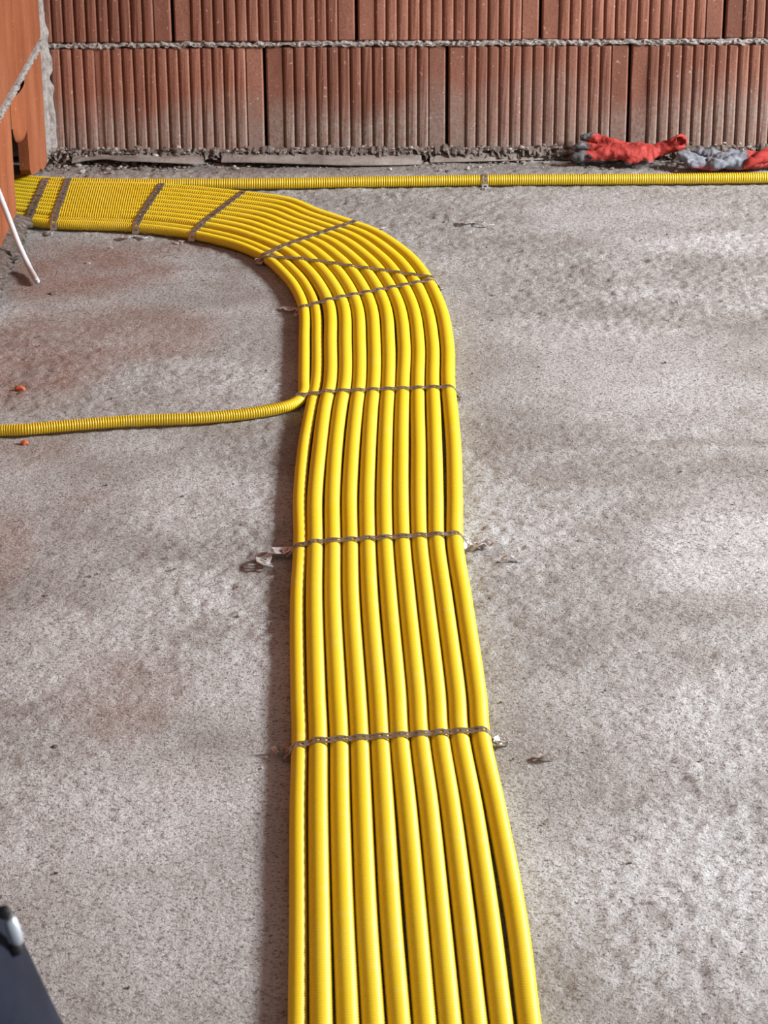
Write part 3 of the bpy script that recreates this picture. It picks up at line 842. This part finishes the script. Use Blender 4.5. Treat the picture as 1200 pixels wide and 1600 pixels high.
ell_loft(bm, [G(1006, 240, D1 - .018), G(1012, 247, D1 - .026), G(1016, 256, D1 - .030)], [(.012, .008), (.010, .006), (.006, .004)])
finish('hand', bm, M_G1, gl, .0024, .016, .026)
bm = bmesh.new()
ell_loft(bm, [G(1022, 236, D1), G(1036, 233, D1 + .003), G(1048, 229, D1 + .004), G(1058, 224, D1 + .002), G(1065, 220, D1 - .003)], [(.017, .013), (.019, .013), (.022, .015), (.024, .016), (.024, .014)], 18, False)
finish('cuff', bm, M_RED, gl, None, .016, .022, .0018, 2)
bm = bmesh.new(); bmesh.ops.create_uvsphere(bm, u_segments=12, v_segments=8, radius=1)
tp = on_y(921, 245, D1 - .0235)
for v in bm.verts: v.co = (tp[0] + v.co.x * .0085, tp[1] + v.co.y * .003, tp[2] + v.co.z * .0045 - .002 * v.co.x)
finish('tear_shade', bm, M_BLACK, gl, None, 0)['label'] = 'dark lens standing for the shade in a torn hole near the fingertips'  # solid black lens painted as the shade inside a torn hole
gl2 = empty('work_glove'); tag(gl2, 'grey coated work glove with red cuff lying palm up at right edge', 'glove', 'work gloves by the back wall')
D2 = 5.375
bm = bmesh.new()
ell_loft(bm, [G(1058, 243, D2 + .01), G(1066, 244, D2 + .008), G(1082, 250, D2), G(1100, 254, D2 - .006)], [(.008, .007), (.014, .013), (.017, .014), (.016, .011)])
ell_loft(bm, [G(1072, 252, D2 - .022), G(1082, 257, D2 - .022), G(1100, 259, D2 - .02), G(1125, 259, D2 - .015)], [(.007, .006), (.012, .009), (.013, .009), (.014, .009)])
ell_loft(bm, [G(1080, 236, D2 + .045), G(1092, 238, D2 + .04), G(1110, 243, D2 + .03), G(1130, 247, D2 + .018)], [(.006, .005), (.011, .009), (.012, .009), (.013, .010)])
ell_loft(bm, [G(1100, 240, D2 + .028), G(1112, 241, D2 + .025), G(1130, 245, D2 + .015), G(1150, 248, D2 + .006)], [(.007, .006), (.012, .010), (.013, .012), (.014, .012)])
ell_loft(bm, [G(1105, 252, D2), G(1125, 250, D2), G(1150, 249, D2), G(1175, 250, D2), G(1195, 249, D2), G(1212, 248, D2)], [(.022, .010), (.036, .016), (.042, .019), (.040, .017), (.032, .015), (.026, .014)])
ell_loft(bm, [G(1108, 262, D2 - .034), G(1120, 258, D2 - .032), G(1140, 254, D2 - .028), G(1160, 250, D2 - .015)], [(.007, .007), (.012, .011), (.014, .014), (.015, .014)])
finish('hand', bm, M_G2, gl2, .0026, .017, .026)
bm = bmesh.new()
ell_loft(bm, [G(1160, 263, D2 - .046), G(1172, 254, D2 - .040), G(1186, 246, D2 - .03), G(1204, 242, D2 - .01), G(1226, 244, D2 + .004), G(1250, 247, D2 + .012)], [(.003, .003), (.010, .008), (.018, .012), (.026, .015), (.028, .016), (.028, .016)], 18, False)
finish('cuff', bm, M_RED, gl2, None, .016, .03, .0018, 2)

# ------------------------------------------------------------------ person stepping into the lower left corner
per = empty('person', (-.38, 1.03, 0)); tag(per, 'person in dark navy work trousers, only a thigh showing at lower left', 'person')
def skin_body(name, pts, edges, mat, parent, root=0, sub=2):
    me = bpy.data.meshes.new(name)
    me.from_pydata([p[:3] for p in pts], edges, [])
    o = bpy.data.objects.new(name, me); link(o)
    mk = o.modifiers.new('skin', 'SKIN'); mk.use_smooth_shade = True; mk.branch_smoothing = .6
    for i, p in enumerate(pts):
        sv = me.skin_vertices[0].data[i]; sv.radius = (p[3], p[4] if len(p) > 4 else p[3]); sv.use_root = (i == root)
    sb = o.modifiers.new('smooth', 'SUBSURF'); sb.levels = sub; sb.render_levels = sub
    me.materials.append(mat)
    return keep(o, parent) if parent else o
fy, ry = 1.12, .95
body = [(-.37, 1.035, .93, .125, .115),
        (-.38, 1.035, 1.08, .115, .13), (-.38, 1.035, 1.26, .125, .16), (-.385, 1.035, 1.40, .11, .15), (-.38, 1.035, 1.50, .055), (-.365, 1.035, 1.57, .052),
        (-.345, fy, .885, .095), (-.282, fy, .745, .0795), (-.222, fy, .60, .072), (-.165, fy, .47, .066), (-.185, fy, .30, .060), (-.215, fy, .075, .050),
        (-.40, ry, .87, .092), (-.43, ry, .68, .080), (-.45, ry, .47, .064), (-.55, ry, .30, .058), (-.655, ry, .125, .048),
        (-.39, 1.225, 1.41, .062), (-.44, 1.275, 1.25, .052), (-.47, 1.29, 1.12, .046), (-.45, 1.27, .98, .040), (-.43, 1.25, .90, .034),
        (-.39, .845, 1.41, .062), (-.45, .80, 1.25, .052), (-.50, .79, 1.12, .046), (-.49, .80, .98, .040), (-.47, .82, .90, .034)]
edges = [(0, 1), (1, 2), (2, 3), (3, 4), (4, 5), (0, 6), (6, 7), (7, 8), (8, 9), (9, 10), (10, 11), (0, 12), (12, 13), (13, 14), (14, 15), (15, 16),
         (3, 17), (17, 18), (18, 19), (19, 20), (20, 21), (3, 22), (22, 23), (23, 24), (24, 25), (25, 26)]
skin_body('clothed_body', body, edges, M_NAVY, per)
def boot(x, y, z, pitch):
    bm = bmesh.new()
    c, s_ = math.cos(pitch), math.sin(pitch)
    prof = [(-.075, .035, .036, .030), (-.04, .05, .042, .05), (.02, .05, .044, .048), (.09, .036, .048, .036), (.15, .030, .046, .030), (.185, .026, .032, .022)]
    pts = [(x + a * c, y, z + h + a * s_) for a, h, _, _ in prof]
    ell_loft(bm, pts, [(ra, rb) for _, _, ra, rb in prof])
    return keep(finish('boot', bm, M_BLACK, None, None, 0), per)
boot(-.215, fy, 0, 0); boot(-.63, ry, .075, -.30)
def hand(x, y, z, side):
    pts = [(x, y, z + .02, .024, .018), (x + .004, y, z - .05, .034, .016), (x + .008, y, z - .085, .036, .014)]
    ed = [(0, 1), (1, 2)]
    for k, (dx, ln) in enumerate([(.030, .062), (.010, .074), (-.010, .068), (-.028, .052)]):
        b = len(pts)
        pts += [(x + dx + .008, y, z - .095, .0095), (x + dx + .012, y - side * .006, z - .095 - ln * .5, .0085), (x + dx + .018, y - side * .018, z - .095 - ln, .0075)]
        ed += [(2, b), (b, b + 1), (b + 1, b + 2)]
    b = len(pts)
    pts += [(x + .035, y - side * .012, z - .045, .011), (x + .050, y - side * .022, z - .078, .0095), (x + .054, y - side * .028, z - .104, .008)]
    ed += [(1, b), (b, b + 1), (b + 1, b + 2)]
    skin_body('hand', pts, ed, M_SKIN, per, 0, 1)
hand(-.425, 1.25, .88, 1); hand(-.465, .82, .88, -1)
# head looking down to the conduits
bm = bmesh.new()
bmesh.ops.create_uvsphere(bm, u_segments=24, v_segments=16, radius=1)
for v in bm.verts:
    x, y, z = v.co
    jaw = 1 - .28 * max(0, -z) ** 1.2
    nose = .022 * math.exp(-((y / .16) ** 2) - ((z + .12) / .2) ** 2) * (x > .6)
    eye = -.006 * (math.exp(-(((abs(y) - .38) / .16) ** 2) - ((z - .08) / .13) ** 2)) * (x > .5)
    lip = .005 * math.exp(-((y / .25) ** 2) - ((z + .48) / .07) ** 2) * (x > .4)
    v.co = (x * .098 * (1 - .12 * max(0, -z)) + nose + eye + lip, y * .076 * jaw, z * .118)
hd = finish('head', bm, M_SKIN, None, None, 0); hd.location = (-.345, 1.035, 1.665); hd.rotation_euler = (0, .35, 0); keep(hd, per)
bm = bmesh.new()
bmesh.ops.create_uvsphere(bm, u_segments=24, v_segments=16, radius=1)
for v in bm.verts:
    x, y, z = v.co; v.co = (x * .104 - .006, y * .083, z * .124 + .004)
bmesh.ops.delete(bm, geom=[v for v in bm.verts if v.co.z < -.01 - .9 * min(0, v.co.x + .01) * -1 and v.co.x > -.02 or v.co.z < -.055 or (v.co.x > .045 and v.co.z < .055)], context='VERTS')
hr = finish('hair', bm, M_HAIR, None, None, 0, thick=.006); hr.location = (-.345, 1.035, 1.668); hr.rotation_euler = (0, .35, 0); keep(hr, per)
for sgn in (-1, 1):
    bm = bmesh.new(); bmesh.ops.create_uvsphere(bm, u_segments=12, v_segments=8, radius=1)
    for v in bm.verts: v.co = (v.co.x * .018, v.co.y * .009, v.co.z * .031)
    er = finish('ear', bm, M_SKIN, None, None, 0); er.location = (-.35, 1.035 + sgn * .077, 1.655); keep(er, per)
# thigh pocket with a steel clip
bm = bmesh.new()
ell_loft(bm, [(-.275, fy, .742), (-.271, fy, .738), (-.252, fy, .68), (-.232, fy, .63), (-.229, fy, .618)], [(.072, .070), (.080, .078), (.081, .079), (.078, .076), (.07, .07)], 24)
keep(finish('thigh_pocket', bm, M_NAVY_D, None, None, .004, .05), per)
clip_o = None
A_, B_ = on_y(13, 1428, fy), on_y(30, 1480, fy)
A_ = A_ + [0, -.0, 0]
bm = bmesh.new()
P = [tuple(A_ + (B_ - A_) * t) for t in (.08, .14, .5, .86, .92)]
ell_loft(bm, P, [(.002, .002), (.0042, .0036), (.0050, .0042), (.0042, .0036), (.002, .002)], 12)
M_STEEL = NT('brushed_steel').out(c4(.55, .60, .66), .45, metal=.8)
clip_o = keep(finish('steel_clip', bm, M_STEEL, None, None, 0), per); clip_o['label'] = 'silver clip with black ends'
for t0, t1_ in ((-.22, .12), (.88, 1.22)):
    bm = bmesh.new()
    ell_loft(bm, [tuple(A_ + (B_ - A_) * (t0 + (t1_ - t0) * t) + np.array([-.002, 0, 0])) for t in (0, .3, .7, 1)], [(.0026, .0026), (.0040, .0040), (.0040, .0040), (.0026, .0026)], 12)
    e_ = finish('clip_end', bm, M_BLACK, None, None, 0)
    e_.parent = clip_o; e_.location = Vector((0, 0, 0)) - per.location - clip_o.location
